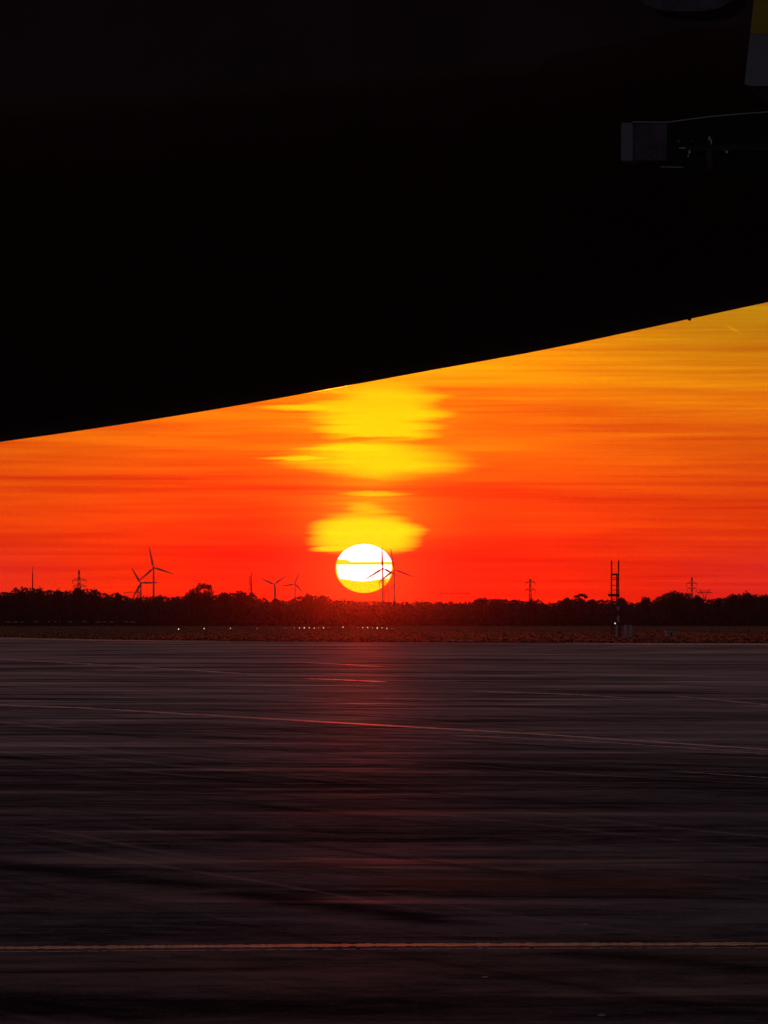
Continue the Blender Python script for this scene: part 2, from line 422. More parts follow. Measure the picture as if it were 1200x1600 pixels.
def strip(name, pts, w_px, m, z, jit=0.0, seg=60, dash=None):
    """a ribbon on the ground following points, w_px its height in photo pixels"""
    bm = bmesh.new(); rnd = random.Random(len(name) + int(pts[0][1]))
    x0, x1 = pts[0][0], pts[-1][0]
    prev = None
    for i in range(seg + 1):
        x = x0 + (x1 - x0) * i / seg; y = lerp(pts, x)
        k = w_px * (1 + jit * (rnd.random() - 0.5))
        taper = min(1, i / 6, (seg - i) / 6) * 0.9 + 0.1
        a = bm.verts.new(gr(x, y - k * taper / 2, z)); b = bm.verts.new(gr(x, y + k * taper / 2, z))
        if prev and not (dash and rnd.random() < dash): bm.faces.new((prev[0], prev[1], b, a))
        prev = (a, b)
    o = struct(name, bm, m); return o
M['line_paint'] = mat('line_paint', (0.72, 0.58, 0.28), 0.72, 0.6, 4.0, spec=0.07, bump=0.3)
M['line_edge'] = mat('line_edge', (0.42, 0.38, 0.36), 0.8, 0.5, 9.0, spec=0.08)
M['tar_seam'] = mat('tar_seam', (0.52, 0.42, 0.41), 0.6, 0.4, 0.15, spec=0.35)
M['sealed'] = mat('sealed', (0.075, 0.035, 0.028), 0.5, 0.3, 0.8, spec=0.1)
M['rubber_mark'] = mat('rubber_mark', (0.016, 0.013, 0.014), 0.85, 0.3, 0.6, spec=0.05)
LN = [(-500, 1487), (0, 1481), (600, 1476.5), (1200, 1474.5), (1700, 1475)]
strip('line_marking', LN, 4.2, 'line_paint', 0.008, 0.7, 420)
strip('line_marking', [(x, y + 6.2) for x, y in LN], 1.3, 'line_edge', 0.008, 0.9, 300, 0.12)
strip('seam', [(-100, 1098), (130, 1106), (300, 1116), (560, 1131), (850, 1147.5), (1200, 1171), (1500, 1194)], 1.9, 'tar_seam', 0.008, 0.5, 140)
strip('seam', [(700, 1148), (950, 1160), (1200, 1178), (1500, 1203)], 0.9, 'tar_seam', 0.008, 0.8, 120)
strip('seam', [(-300, 1022), (0, 1029.5), (200, 1041), (420, 1055)], 1.3, 'tar_seam', 0.008, 0.9, 90)
strip('seam', [(440, 1034), (520, 1037), (606, 1042)], 0.7, 'tar_seam', 0.008, 0.6, 40)
strip('seam', [(470, 1060), (530, 1062), (606, 1065.5)], 1.3, 'tar_seam', 0.008, 0.8, 50)
strip('seam', [(1040, 1086), (1200, 1101), (1500, 1125)], 1.4, 'tar_seam', 0.008, 0.8, 60)
strip('seam', [(730, 1080), (900, 1085), (1000, 1092)], 1.0, 'tar_seam', 0.008, 0.8, 60)
strip('seam', [(1040, 1204), (1200, 1215), (1400, 1226)], 0.6, 'tar_seam', 0.008, 0.8, 60)

# shaggy grass along the field edge
random.seed(5)
bm = bmesh.new()
for i in range(16000):
    x = random.uniform(-400, 1600); k = random.random() ** 1.6
    y = lerp(EDGE, x) - 0.1 - k * 20
    if y < 979: continue
    p = gr(x, y, 0); h = random.uniform(0.04, 0.12) * (1 + 0.8 * k); w = random.uniform(0.08, 0.3)
    a = random.uniform(0, pi); dxx = cos(a) * w; dyy = sin(a) * w
    l = random.uniform(-0.15, 0.15)
    bm.faces.new([bm.verts.new(v) for v in ((p.x - dxx, p.y - dyy, 0), (p.x + dxx, p.y + dyy, 0), (p.x + l, p.y, h))])
go = obj('grass', bm, 'grass_blades'); tag(go, 'rough dry grass growing beyond the far edge of the apron', 'grass', kind='stuff')

# pale pad in the grass
bm = bmesh.new(); p = gr(722, 1000.5)
bmesh.ops.create_circle(bm, cap_ends=True, segments=16, radius=1.0)
for v in bm.verts: v.co = Vector((p.x + v.co.x * 2.2, p.y + v.co.y * 30, 0.012))
struct('field_pad', bm, 'concrete')

# ------------------------------------------------------------------ woodland
PROFILE = [(0,926),(15,924),(25,919),(60,919),(75,923),(95,922),(105,924),(130,920),(150,922),(158,926),(165,926),(170,930),(180,928),(187,928),(192,931),(215,933),
 (240,931),(250,931),(270,934),(280,931),(290,929),(340,929),(352,927),(365,926),(385,926),(395,928),(405,933),(412,934),(420,938),(430,936),(447,938),(462,934),(473,931),
 (490,930),(510,932),(525,937),(560,938),(600,939),(640,941),(660,939),(700,941),(740,940),(748,936),(770,936),(795,937),(812,937),(820,940),(830,938),(845,938),(853,943),
 (865,941),(880,937),(905,934),(916,938),(935,938),(950,938),(973,938),(990,943),(1002,939),(1017,940),(1030,932),(1045,926),(1070,926),(1090,933),(1100,936),(1110,938),
 (1120,937),(1135,934),(1150,930),(1170,927),(1185,930),(1200,931)]
def prof(x):
    if x < 0: return 925 + 5 * noise.noise(Vector((x * 0.012, 3, 0))) + 3 * noise.noise(Vector((x * 0.06, 9, 0)))
    if x > 1200: return 931 + 6 * noise.noise(Vector((x * 0.011, 5, 0))) + 3 * noise.noise(Vector((x * 0.06, 9, 0)))
    return lerp(PROFILE, x)
def leaf(bm, p, s, rnd):
    n = Vector((rnd.gauss(0, 1), rnd.gauss(0, 1), rnd.gauss(0, 1))).normalized()
    u = n.orthogonal().normalized(); w = n.cross(u)
    k = rnd.choice((3, 4, 5)); a0 = rnd.random() * 6.28
    vs = []
    for i in range(k):
        a = a0 + 2 * pi * i / k; r = s * rnd.uniform(0.6, 1.1)
        vs.append(bm.verts.new(p + u * cos(a) * r + w * sin(a) * r))
    bm.faces.new(vs)
rnd = random.Random(11)
bm = bmesh.new()
for row in range(3):
  x = -650.0 + row * 7
  while x < 1850:
    wpx = rnd.uniform(8, 24) if row else rnd.uniform(14, 26); Yd = 2045 + row * 25 + rnd.uniform(-8, 8)
    xc = x + wpx / 2
    ty = max(prof(xc), prof(xc - wpx * .4), prof(xc + wpx * .4)) + rnd.uniform(3.5, 8)
    top = at(xc, ty, Yd).z
    c = at(xc, 970, Yd)
    ball(bm, (c.x, Yd, top * 0.40), wpx * 0.75 * Yd / F, 10, top * 0.6, 14)
    ball(bm, (c.x, Yd, top * 0.15), wpx * 0.9 * Yd / F, 10, top * 0.55, 8)
    x += wpx * 0.5
for i in range(95000):
    x = rnd.uniform(-650, 1850)
    Yd = rnd.uniform(2010, 2110)
    pr = prof(x) + 1.0 + 4.6 * noise.noise(Vector((x * 0.11, Yd * 0.02, 1))) + 1.6 * noise.noise(Vector((x * 0.5, Yd * 0.05, 4))) + 0.6
    if 515 < x < 745: pr -= 1.2 * max(0, noise.noise(Vector((x * 0.45, 0, 7)))) * 2 - 0.6
    top = at(x, pr, Yd).z
    k = 1 - rnd.random() ** 1.5
    zz = 0.2 + (top - 0.2) * k
    p = at(x, 970, Yd); p.z = zz
    s = rnd.uniform(0.3, 0.75) * (0.6 if k > 0.85 else 1.0)
    leaf(bm, p, s, rnd)
wood = obj('woodland', bm, 'foliage'); tag(wood, 'dark continuous belt of woodland along the far side of the airfield', 'woodland', kind='stuff')

def tree(xc, ty, wpx, label, Yd=1995.0, seed=0, style='dome', n=1900):
    r = random.Random(seed * 7 + 3)
    base = at(xc, 970, Yd); H = at(xc, ty, Yd).z; Wd = wpx * Yd / F
    root = empty('tree', (base.x, Yd, 0))
    tag(root, label, 'tree', 'trees standing out along the far treeline')
    # trunk and limbs
    bm = bmesh.new()
    tube(bm, (0, 0, -0.2), (0.1, 0, H * 0.35), 0.32, 0.24, 8)
    lobes = []
    if style == 'dome':
        for k in range(7):
            a = -1 + 2 * k / 6
            lobes.append((a * Wd * 0.34, r.uniform(-2, 2), H * (0.72 - 0.16 * a * a) , Wd * 0.20, H * 0.22))
        for k in range(4): lobes.append((r.uniform(-.3, .3) * Wd, r.uniform(-2, 2), H * r.uniform(.4, .6), Wd * .2, H * .2))
        lobes.append((r.uniform(-.08, .08) * Wd, 0, H * 0.80, Wd * 0.2, H * 0.19))
    elif style == 'ragged':
        for (a, z, w, h) in ((-.36, .68, .14, .10), (-.27, .77, .10, .09), (-.12, .80, .13, .10), (0.0, .90, .13, .085), (.16, .91, .14, .08),
                             (.29, .88, .09, .07), (.33, .76, .10, .08), (.18, .74, .12, .09), (-.02, .70, .18, .10), (-.2, .6, .2, .14), (.2, .58, .2, .14), (.0, .5, .3, .16)):
            lobes.append((a * Wd, r.uniform(-2, 2), z * H, w * Wd, h * H))
    elif style == 'wispy':
        for (a, z, w, h) in ((-.3, .90, .2, .035), (.05, .95, .28, .04), (.3, .89, .16, .05), (.0, .75, .1, .1), (.1, .6, .2, .16)):
            lobes.append((a * Wd, r.uniform(-1, 1), z * H, w * Wd, h * H))
    else:   # round
        for k in range(6):
            q = k / 6 * 6.28
            lobes.append((cos(q) * Wd * 0.24, sin(q) * 1.2, H * (0.74 + 0.11 * sin(q * 1.7 + seed)), Wd * 0.26, H * 0.13))
        lobes.append((0, 0, H * .84, Wd * .24, H * .15)); lobes.append((0, 0, H * .5, Wd * .36, H * .2))
    for (lx, ly, lz, lw, lh) in lobes:
        tube(bm, (0, 0, H * r.uniform(0.2, 0.34)), (lx, ly, lz), 0.16, 0.04, 5)
    obj('trunk', bm, 'bark', root)
    bm = bmesh.new()
    tot = sum(l[3] * l[4] for l in lobes)
    for (lx, ly, lz, lw, lh) in lobes:
        m_ = int(n * lw * lh / tot)
        for i in range(m_):
            d = Vector((r.gauss(0, 1), r.gauss(0, 1), r.gauss(0, 1))).normalized() * (r.random() ** 0.4)
            rad = 1 + 0.22 * noise.noise(Vector((d.x * 2 + seed, d.y * 2, d.z * 2 + lx)))
            p = Vector((lx + d.x * lw * rad, ly + d.y * max(1.4, lw * 0.8) * rad, lz + d.z * lh * rad))
            if p.z < 0.3: continue
            leaf(bm, p, r.uniform(0.14, 0.36) * (0.8 if style in ('ragged', 'wispy') else 1.1), r)
    obj('crown', bm, 'foliage', root)
    return root
TR = [
 (12, 924, 30, 'dome', 'low rounded tree at the far left end of the treeline'),
 (34, 917, 26, 'dome', 'rounded tree just left of the thin spike mast'),
 (62, 916.5, 30, 'dome', 'broad tree just right of the base of the thin spike mast'),
 (92, 919, 26, 'dome', 'flat topped tree midway between the spike mast and the first lattice pylon'),
 (121, 917, 24, 'round', 'bushy tree directly beneath the first lattice pylon from the spike mast'),
 (147, 919, 22, 'dome', 'rounded tree just right of the lattice pylon beside the spike mast'),
 (184, 926, 14, 'round', 'small round tree to the left of the low wind turbine beside the tallest one'),
 (313, 911, 50, 'ragged', 'tallest ragged tree with sky showing through its open crown'),
 (352, 925, 20, 'round', 'small tree tucked between the ragged tall tree and the broad dome'),
 (377, 921.5, 44, 'dome', 'broad domed tree beneath the thin mast right of the ragged tree'),
 (431, 935, 18, 'round', 'small tree at the foot of the wind turbine nearest the thin mast'),
 (480, 927.5, 24, 'round', 'bushy tree just right of the last small wind turbine before the sun'),
 (502, 929, 24, 'dome', 'spreading tree below and left of the setting sun'),
 (750, 933.5, 22, 'round', 'first rounded tree to the right of the low wide pylons'),
 (776, 934.5, 24, 'dome', 'low dome tree halfway between the low wide pylons and the lone cross-armed pylon'),
 (832, 934.5, 26, 'dome', 'dome tree beneath the lone cross-armed pylon right of the sun'),
 (886, 933, 34, 'dome', 'wide low tree with a wispy branch rising at its right side'),
 (908, 928, 24, 'wispy', 'flat wispy tree sticking up left of the framework tower'),
 (926, 936, 14, 'round', 'small bush-like tree between the wispy tree and the framework tower'),
 (971, 934, 14, 'round', 'small tree touching the right leg of the framework tower'),
 (1009, 933, 15, 'round', 'isolated small round tree between the framework tower and the umbrella-shaped tree'),
 (1052, 920.5, 54, 'dome', 'large umbrella-shaped tree left of the twin pylons'),
 (1090, 929.5, 20, 'round', 'tree filling the gap below the two pylons at the right'),
 (1122, 934.5, 14, 'round', 'small tree just right of the wide-armed pylon'),
 (1143, 928, 22, 'round', 'round tree on the left shoulder of the large tree by the right end'),
 (1168, 923.5, 36, 'dome', 'large domed tree near the right end of the treeline'),
 (1196, 928.5, 26, 'round', 'tree at the very right end of the treeline'),
]
for i, (xc, ty, w, stl, lab) in enumerate(TR):
    tree(xc, ty - 1.0, w, lab, 1985 + (i * 37) % 23, i + 1, stl, (5200 if stl == 'ragged' else 2600) if w > 40 else 1500)

# ------------------------------------------------------------------ wind turbines
def turbine(hx, hy, L, ang, label, Yd, yaw=0.0):
    hub = at(hx, hy, Yd); R_ = L * Yd / F
    root = empty('wind_turbine', (hub.x, Yd, 0), yaw)
    tag(root, label, 'wind turbine', 'wind turbines on the horizon')
    H = hub.z; K = Yd / 8800
    bm = bmesh.new(); tube(bm, (0, 2.2 * K, 0), (0, 2.2 * K, H - 1.2 * K), 1.75 * K, 1.05 * K, 16); obj('tower', bm, 'turbine_paint', root, True)
    bm = bmesh.new(); box(bm, -1.3 * K, 1.3 * K, -0.2 * K, 7.5 * K, H - 1.4 * K, H + 1.5 * K, 0.3 * K); obj('nacelle', bm, 'turbine_paint', root)
    bm = bmesh.new(); ball(bm, (0, -1.2 * K, H), 1.3 * K, 1.9 * K, 1.3 * K, 14); obj('hub', bm, 'turbine_paint', root, True)
    for k in range(3):
        a = radians(ang + 120 * k)
        bm = bmesh.new(); rings = []
        for (f, ch, th) in ((0.02, 0.9, 0.9), (0.10, 1.1, 0.8), (0.22, 2.3, 0.5), (0.45, 1.75, 0.34), (0.7, 1.25, 0.22), (0.92, 0.8, 0.13), (1.0, 0.3, 0.06)):
            rad = Vector((cos(a), 0, sin(a))); tan = Vector((-sin(a), 0, cos(a)))
            tw = radians(24 * (1 - f)); cv = tan * cos(tw) + Vector((0, 1, 0)) * sin(tw); nv = rad.cross(cv)
            c = Vector((0, -1.2 * K, H)) + rad * (R_ * f)
            ring = []
            for q in range(8):
                w = 2 * pi * q / 8
                ring.append(bm.verts.new(c + cv * (cos(w) * ch * 0.75 * K + ch * 0.15 * K) + nv * sin(w) * th * 0.75 * K))
            rings.append(ring)
        for A, B_ in zip(rings, rings[1:]):
            for q in range(8): bm.faces.new((A[q], A[(q + 1) % 8], B_[(q + 1) % 8], B_[q]))
        bm.faces.new(rings[0][::-1]); bm.faces.new(rings[-1])
        obj('blade', bm, 'turbine_paint', root, True)
turbine(240, 887, 33, 102, 'tallest wind turbine at left with one blade pointing almost straight up', 7300)
turbine(220, 911, 28, 121, 'lower wind turbine overlapping the left side of the tallest one', 7800)
turbine(429, 913, 24, 156, 'small wind turbine with blades raised in a wide V shape', 2900)
turbine(461, 912, 21, 70, 'small wind turbine with one blade pointing level to the left', 3000)
turbine(598, 888, 33, 92, 'wind turbine standing in front of the right part of the sun disc', 2300)
turbine(616, 890, 34, 99, 'wind turbine just outside the right edge of the sun disc', 2250)

# ------------------------------------------------------------------ pylons and masts
def pylon(px, ty, arms, label, Yd, halfbase=1.9, style='mast', th=0.16, spread=0.5):
    top = at(px, ty, Yd); H = top.z; s = Yd / F
    root = empty('pylon', (top.x, Yd, 0)); tag(root, label, 'pylon', 'electricity pylons beyond the trees')
    bm = bmesh.new()
    def hw(z): return halfbase * (1 - z / H) ** 1.1 + 0.25
    levels = [H * k / 9 for k in range(10)]
    for z0, z1 in zip(levels, levels[1:]):
        a, b = hw(z0), hw(z1)
        for sx, sy in ((1, 1), (1, -1), (-1, 1), (-1, -1)):
            tube(bm, (sx * a, sy * a, z0), (sx * b, sy * b, z1), th, th, 4)
        for sy in (1, -1):
            tube(bm, (-a, sy * a, z0), (b, sy * b, z1), th * .6, th * .6, 4); tube(bm, (a, sy * a, z0), (-b, sy * b, z1), th * .6, th * .6, 4)
        for sx in (1, -1):
            tube(bm, (sx * a, -a, z0), (sx * b, b, z1), th * .6, th * .6, 4)
    obj('lattice_mast', bm, 'galvanised', root)
    for (ay, l, r_) in arms:
        z = at(px, ay, Yd).z; b = hw(z)
        bm = bmesh.new()
        for sgn, e in ((-1, l), (1, r_)):
            if e <= 0: continue
            tip = (sgn * e * s, 0, z)
            for sy in (1, -1):
                tube(bm, (sgn * b * .5, sy * b, z), tip, th, th * .8, 4); tube(bm, (sgn * b * .5, sy * b, z + 1.3), tip, th * .7, th * .6, 4)
        obj('cross_arm', bm, 'galvanised', root)
        for sgn, e in ((-1, l), (1, r_)):
            if e <= 0: continue
            bm = bmesh.new(); x = sgn * e * s
            for q in range(5): ball(bm, (x, 0, z - 0.35 - q * 0.36), 0.17, 0.17, 0.13, 6)
            tube(bm, (x, 0, z), (x, 0, z - 2.1), 0.07, 0.07, 5)
            obj('insulator', bm, 'galvanised', root)
    return root
pylon(123.5, 891, [(906.5, 10, 11), (916, 9, 11)], 'sharp-topped pylon with wide lower arms between spike mast and wind turbines', 3300, 1.6, th=0.25)
pylon(216, 916, [(926, 22, 3)], 'short pylon partly behind the low wind turbine at left', 3500, 1.3, th=0.18)
pylon(390.5, 900, [(915.5, 8, 9), (926, 8, 9)], 'pylon standing close behind the thin mast left of the sun', 3400, 1.1, th=0.15)
pylon(599, 905, [(911, 6, 5)], 'pylon with short arms low in front of the sun disc', 2500, .7, th=0.16)
pylon(607, 916, [(922, 4, 4)], 'faint pylon between the two wind turbines at the sun', 2550, 0.5, th=0.10)
pylon(828.5, 904, [(910.5, 7, 8), (921.5, 8, 8)], 'lone slim pylon with two cross arms right of the sun', 3300, 0.75, th=0.24)
pylon(1081, 902, [(911.5, 8, 8), (919.5, 7, 7)], 'slim taller pylon of the twin pair beyond the umbrella-shaped tree', 3500, 0.75, th=0.20)

def thin_mast(px, ty, label, Yd, r=0.5):
    p = at(px, ty, Yd); root = empty('radio_mast', (p.x, Yd, 0)); tag(root, label, 'mast', 'thin masts beyond the trees')
    H = p.z
    bm = bmesh.new(); tube(bm, (0, 0, 0), (0, 0, H * .86), r, r * .45, 8); obj('pole', bm, 'dark_steel', root)
    bm = bmesh.new(); tube(bm, (0, 0, H * .86), (0, 0, H), r * .3, r * .15, 6); obj('antenna', bm, 'dark_steel', root)
    bm = bmesh.new(); tube(bm, (0, 0, H * .855), (0, 0, H * .865), r * .8, r * .8, 10); obj('collar', bm, 'dark_steel', root)
thin_mast(51, 885, 'thin spike mast standing alone at the far left of the skyline', 3200, 0.55)
thin_mast(393, 886, 'thin tall mast between the ragged tree and the small wind turbines', 3000, 0.42)

# wide-armed delta pylon
Yd = 4300; s = Yd / F; p = at(1101, 920, Yd)
root = empty('pylon', (p.x, Yd, 0)); tag(root, 'short wide-armed pylon with two upright horns at the right', 'pylon', 'electricity pylons beyond the trees')
bm = bmesh.new(); z1 = at(1100, 931, Yd).z; z2 = at(1100, 926, Yd).z; z3 = at(1100, 920, Yd).z
for sx in (1, -1):
    for sy in (1, -1):
        tube(bm, (sx * 2.2, sy * 1.6, 0), (sx * 0.7, sy * .6, z1), .22, .2, 5)
        tube(bm, (sx * 0.7, sy * .6, z1), (sx * 2.4, sy * .3, z2), .2, .2, 5)
    for k in range(5):
        a = 2.2 - 1.5 * k / 5; b = 2.2 - 1.5 * (k + 1) / 5
        tube(bm, (sx * a, -1, z1 * k / 5), (-sx * b, -1, z1 * (k + 1) / 5), .12, .12, 4)
obj('lattice_mast', bm, 'galvanised', root)
bm = bmesh.new()
for sy in (.4, -.4):
    tube(bm, (-11.5 * s, sy, z2), (11.5 * s, sy, z2), .28, .28, 5); tube(bm, (-6 * s, sy, z2 + 1.1), (6 * s, sy, z2 + 1.1), .18, .18, 5)
obj('cross_arm', bm, 'galvanised', root)
for sx in (-1, 1):
    bm = bmesh.new(); tube(bm, (sx * 5 * s, 0, z2), (sx * 7 * s, 0, z3), .26, .14, 5); tube(bm, (sx * 9 * s, 0, z2), (sx * 7 * s, 0, z3), .14, .1, 5)
    obj('horn', bm, 'galvanised', root)

# low wide portal pylons right of the sun, barely seen
for i, (px, lab) in enumerate(((694, 'left one of the faint low wide pylons right of the sun'), (711, 'middle one of the faint low wide pylons right of the sun'),
                               (724, 'right one of the faint low wide pylons right of the sun'))):
    Yd = 4200; s = Yd / F; c = at(px, 930, Yd)
    root = empty('portal_pylon', (c.x, Yd, 0)); tag(root, lab, 'pylon', 'low wide pylons beyond the trees')
    H = at(px, 927, Yd).z
    for sx in (-1, 1):
        bm = bmesh.new(); tube(bm, (sx * 2.4, 0, 0), (sx * 1.8, 0, H), .2, .16, 5); obj('leg', bm, 'galvanised', root)
    bm = bmesh.new(); tube(bm, (-5.2, 0, H), (5.2, 0, H), .22, .22, 5); tube(bm, (-1.8, 0, H), (0, 0, H + 2), .15, .15, 4); tube(bm, (1.8, 0, H), (0, 0, H + 2), .15, .15, 4)
    obj('cross_arm', bm, 'galvanised', root)

# ------------------------------------------------------------------ framework tower on the field
Yt = gr(961, 996).y; st = Yt / F
def tz(y): return at(961, y, Yt).z
xl, xr = at(955.4, 900, Yt).x, at(966.4, 900, Yt).x; cx = (xl + xr) / 2; hwid = (xr - xl) / 2
tw = empty('framework_tower', (cx, Yt, 0)); tag(tw, 'open steel framework tower with two tall prongs standing in the grass', 'tower')
dpt = 0.55
for sx in (-1, 1):
    for sy in (-1, 1):
        if sy == 1 and sx == -1: off = 0.0
        bm = bmesh.new(); x = sx * hwid - (0.24 if (sx == 1 and sy == 1) else 0)
        r0 = 0.085
        ztop = tz(897) if sy == 1 else tz(890)
        tube(bm, (x, sy * dpt, 0), (x, sy * dpt, ztop), r0, r0, 8)
        lg = obj('leg', bm, 'dark_steel', tw)
        if sx == 1 and sy == -1:
            for (a, b) in ((947, 953), (962, 972)):
                bm = bmesh.new(); tube(bm, (x - .08, -dpt - .02, tz(b)), (x - .08, -dpt - .02, tz(a)), .2, .2, 10); obj('painted_band', bm, 'cabinet_paint', lg)
    bm = bmesh.new(); tube(bm, (sx * hwid, -dpt, tz(890.0)), (sx * hwid, -dpt, tz(876.5)), 0.105, 0.10, 8); tube(bm, (sx * hwid, -dpt, tz(876.5)), (sx * hwid, -dpt, tz(874.5)), .05, .03, 6)
    obj('prong', bm, 'dark_steel', tw)
for (y0, y1, ex, ml) in ((896.2, 898.9, 0.04, 0), (928.0, 931.8, 0.14, 0.34)):
    bm = bmesh.new(); box(bm, -hwid - ex - ml, hwid + ex, -dpt - .12, dpt + .12, tz(y1), tz(y0), 0.02)
    pf = obj('platform', bm, 'dark_steel', tw)
    bm = bmesh.new()
    for x in (-hwid - ex - ml, 0, hwid + ex): tube(bm, (x, -dpt - .1, tz(y0)), (x, -dpt - .1, tz(y0) + .22), .02, .02, 4)
    tube(bm, (-hwid - ex - ml, -dpt - .1, tz(y0) + .22), (hwid + ex, -dpt - .1, tz(y0) + .22), .018, .018, 4)
    obj('handrail', bm, 'dark_steel', pf)
for y in (902.8, 905.4, 914.6, 922, 937, 947, 957, 968, 980, 990):
    for sy in (-1, 1):
        bm = bmesh.new(); tube(bm, (-hwid, sy * dpt, tz(y)), (hwid, sy * dpt, tz(y)), .045, .045, 6)
        obj('crossbar', bm, 'dark_steel', tw)
for (a, b) in ((937, 931.4), (947, 937), (957, 947), (968, 957), (980, 968), (990, 980)):
    bm = bmesh.new(); tube(bm, (-hwid, -dpt, tz(a)), (hwid, -dpt, tz(b)), .035, .035, 5); tube(bm, (hwid, -dpt, tz(a)), (-hwid, -dpt, tz(b)), .035, .035, 5)
    obj('brace', bm, 'dark_steel', tw)
bm = bmesh.new(); box(bm, hwid - .36, hwid - .12, -dpt - .05, -dpt + .1, tz(935), tz(899), 0.02); obj('cable_tray', bm, 'dark_steel', tw)
bm = bmesh.new(); box(bm, -.28, .36, -dpt - .5, -dpt - .12, tz(975.5), tz(970), .03); cbx = obj('control_box', bm, 'dark_steel', tw)
bm = bmesh.new(); ball(bm, (-.03, -dpt - .54, tz(974)), .10, .06, .10, 10); obj('lamp', bm, 'lamp_yellow', cbx)

def cabinet(px, w, y0, y1, Yd, label, m='cabinet_paint', grp=None):
    b = at(px, 980, Yd); root = empty('equipment_cabinet', (b.x, Yd, 0)); tag(root, label, 'cabinet', grp)
    s = Yd / F; H = at(px, y0, Yd).z; h = w * s / 2
    bm = bmesh.new(); box(bm, -h, h, -.35, .35, 0.12, H, .04); bd = obj('housing', bm, m, root)
    bm = bmesh.new(); box(bm, -h - .05, h + .05, -.42, .42, 0, .12); obj('plinth', bm, 'concrete', root)
    bm = bmesh.new(); box(bm, -h - .04, h + .04, -.40, .40, H + .003, H + .07, .015); obj('lid', bm, 'dark_steel', root)
    bm = bmesh.new(); box(bm, -h * .8, h * .8, -.375, -.353, .3, H - .12, .008); obj('door', bm, m, root)
G_ = 'pale upright cabinets beside the framework tower'
cabinet(977.6, 4.6, 976.5, 996, Yt - 6, 'pale upright cabinet nearer the framework tower of the two wide ones', grp=G_)
cabinet(985.6, 5.0, 976.5, 996, Yt - 6, 'pale upright cabinet farthest to the right of the framework tower', grp=G_)
cabinet(964.0, 3.0, 976.5, 996, Yt - 8, 'narrow pale post-like cabinet against the tower foot', grp=G_)
cabinet(968.8, 2.2, 980, 996, Yt - 8, 'thinnest pale cabinet squeezed between tower foot and the wide cabinets', 'truck_panel', grp=G_)
# small pale flag-like board behind the cabinets
p = at(988, 953, Yt + 30); root = empty('sign_board', (p.x, Yt + 30, 0)); tag(root, 'small pale board on a pole above the upright cabinets', 'sign')
bm = bmesh.new(); tube(bm, (0, 0, 0), (0, 0, p.z), .04, .035, 6); obj('pole', bm, 'dark_steel', root)
bm = bmesh.new(); box(bm, -.35, .35, -.09, -.05, p.z - .12, p.z + .1, .01); obj('board', bm, 'truck_panel', root)
# low pale hut
Yh = gr(1048, 994).y; s = Yh / F; p = at(1048, 990, Yh)
root = empty('utility_hut', (p.x, Yh, 0)); tag(root, 'low pale utility hut in the grass beneath the umbrella-shaped tree', 'hut')
H = at(1048, 986.5, Yh).z
bm = bmesh.new(); box(bm, -8.5 * s, 7 * s, -1, 1, 0, H * .86, .03); obj('wall', bm, 'cabinet_paint', root)
bm = bmesh.new(); prism_y(bm, [(-9.2 * s, H * .863), (7.7 * s, H * .863), (7.2 * s, H * .95), (-8.8 * s, H * 1.05)], -1.15, 1.15); obj('roof', bm, 'cabinet_paint', root)
bm = bmesh.new(); box(bm, -1 * s, 2.5 * s, -1.03, -1.003, .05, H * .75); obj('door', bm, 'dark_steel', root)

# ------------------------------------------------------------------ lights of the far field
def field_lamp(px, py, size, m, label, grp, Yd=None, back=0):
    g = gr(px, py + 1.2); Yd = g.y if Yd is None else Yd
    p = at(px, py, Yd); root = empty('field_lamp', (p.x, Yd, 0)); tag(root, label, 'lamp', grp)
    r = size * 0.85 * Yd / F / 2
    bm = bmesh.new(); tube(bm, (0, 0, 0), (0, 0, max(.1, p.z - r)), .06, .05, 6); obj('stem', bm, 'dark_steel', root)
    bm = bmesh.new(); ball(bm, (0, 0, p.z), r, r, r * 1.05, 10); obj('lens', bm, m, root, True)
    bm = bmesh.new(); tube(bm, (0, r * .4, p.z), (0, r * 1.4, p.z), r * 1.02, r * .7, 10); obj('housing', bm, 'dark_steel', root)
LA = 'airfield lamps left of the light cluster'
field_lamp(279, 983, 2.3, 'lamp_yellow', 'brightest yellowish field lamp, standing alone below the tallest wind turbine', LA)
field_lamp(319, 982.2, 1.9, 'lamp_yellow', 'bright field lamp below the ragged tall tree', LA)
field_lamp(360, 981.8, 1.9, 'lamp_warm', 'field lamp below the gap between ragged tree and broad domed tree', LA)
field_lamp(402, 981.8, 1.6, 'lamp_dim', 'dim field lamp below the right end of the broad domed tree', LA)
LL = 'airfield lamps in the row below the small wind turbines'
for px, py, sz, m_, lab in ((460, 981, 1.5, 'lamp_dim', 'dim lamp starting the left row of field lamps'),
    (468, 981, 2.0, 'lamp_warm', 'second lamp of the left row of field lamps'), (475.5, 981, 2.1, 'lamp_yellow', 'third and brightest lamp of the left row of field lamps'),
    (483.3, 981, 1.9, 'lamp_warm', 'fourth lamp of the left row of field lamps'), (491, 981.5, 2.0, 'lamp_warm', 'fifth lamp of the left row of field lamps, set slightly low'),
    (498, 981, 1.2, 'lamp_dim', 'faint sixth lamp of the left row of field lamps'), (505.5, 980.8, 2.2, 'lamp_warm', 'seventh lamp near the right end of the left row of field lamps'),
    (513, 980.5, 1.2, 'lamp_dim', 'faint last lamp at the right end of the left row of field lamps')):
    field_lamp(px, py, sz, m_, lab, LL)
LC = 'airfield lamps below the sun'
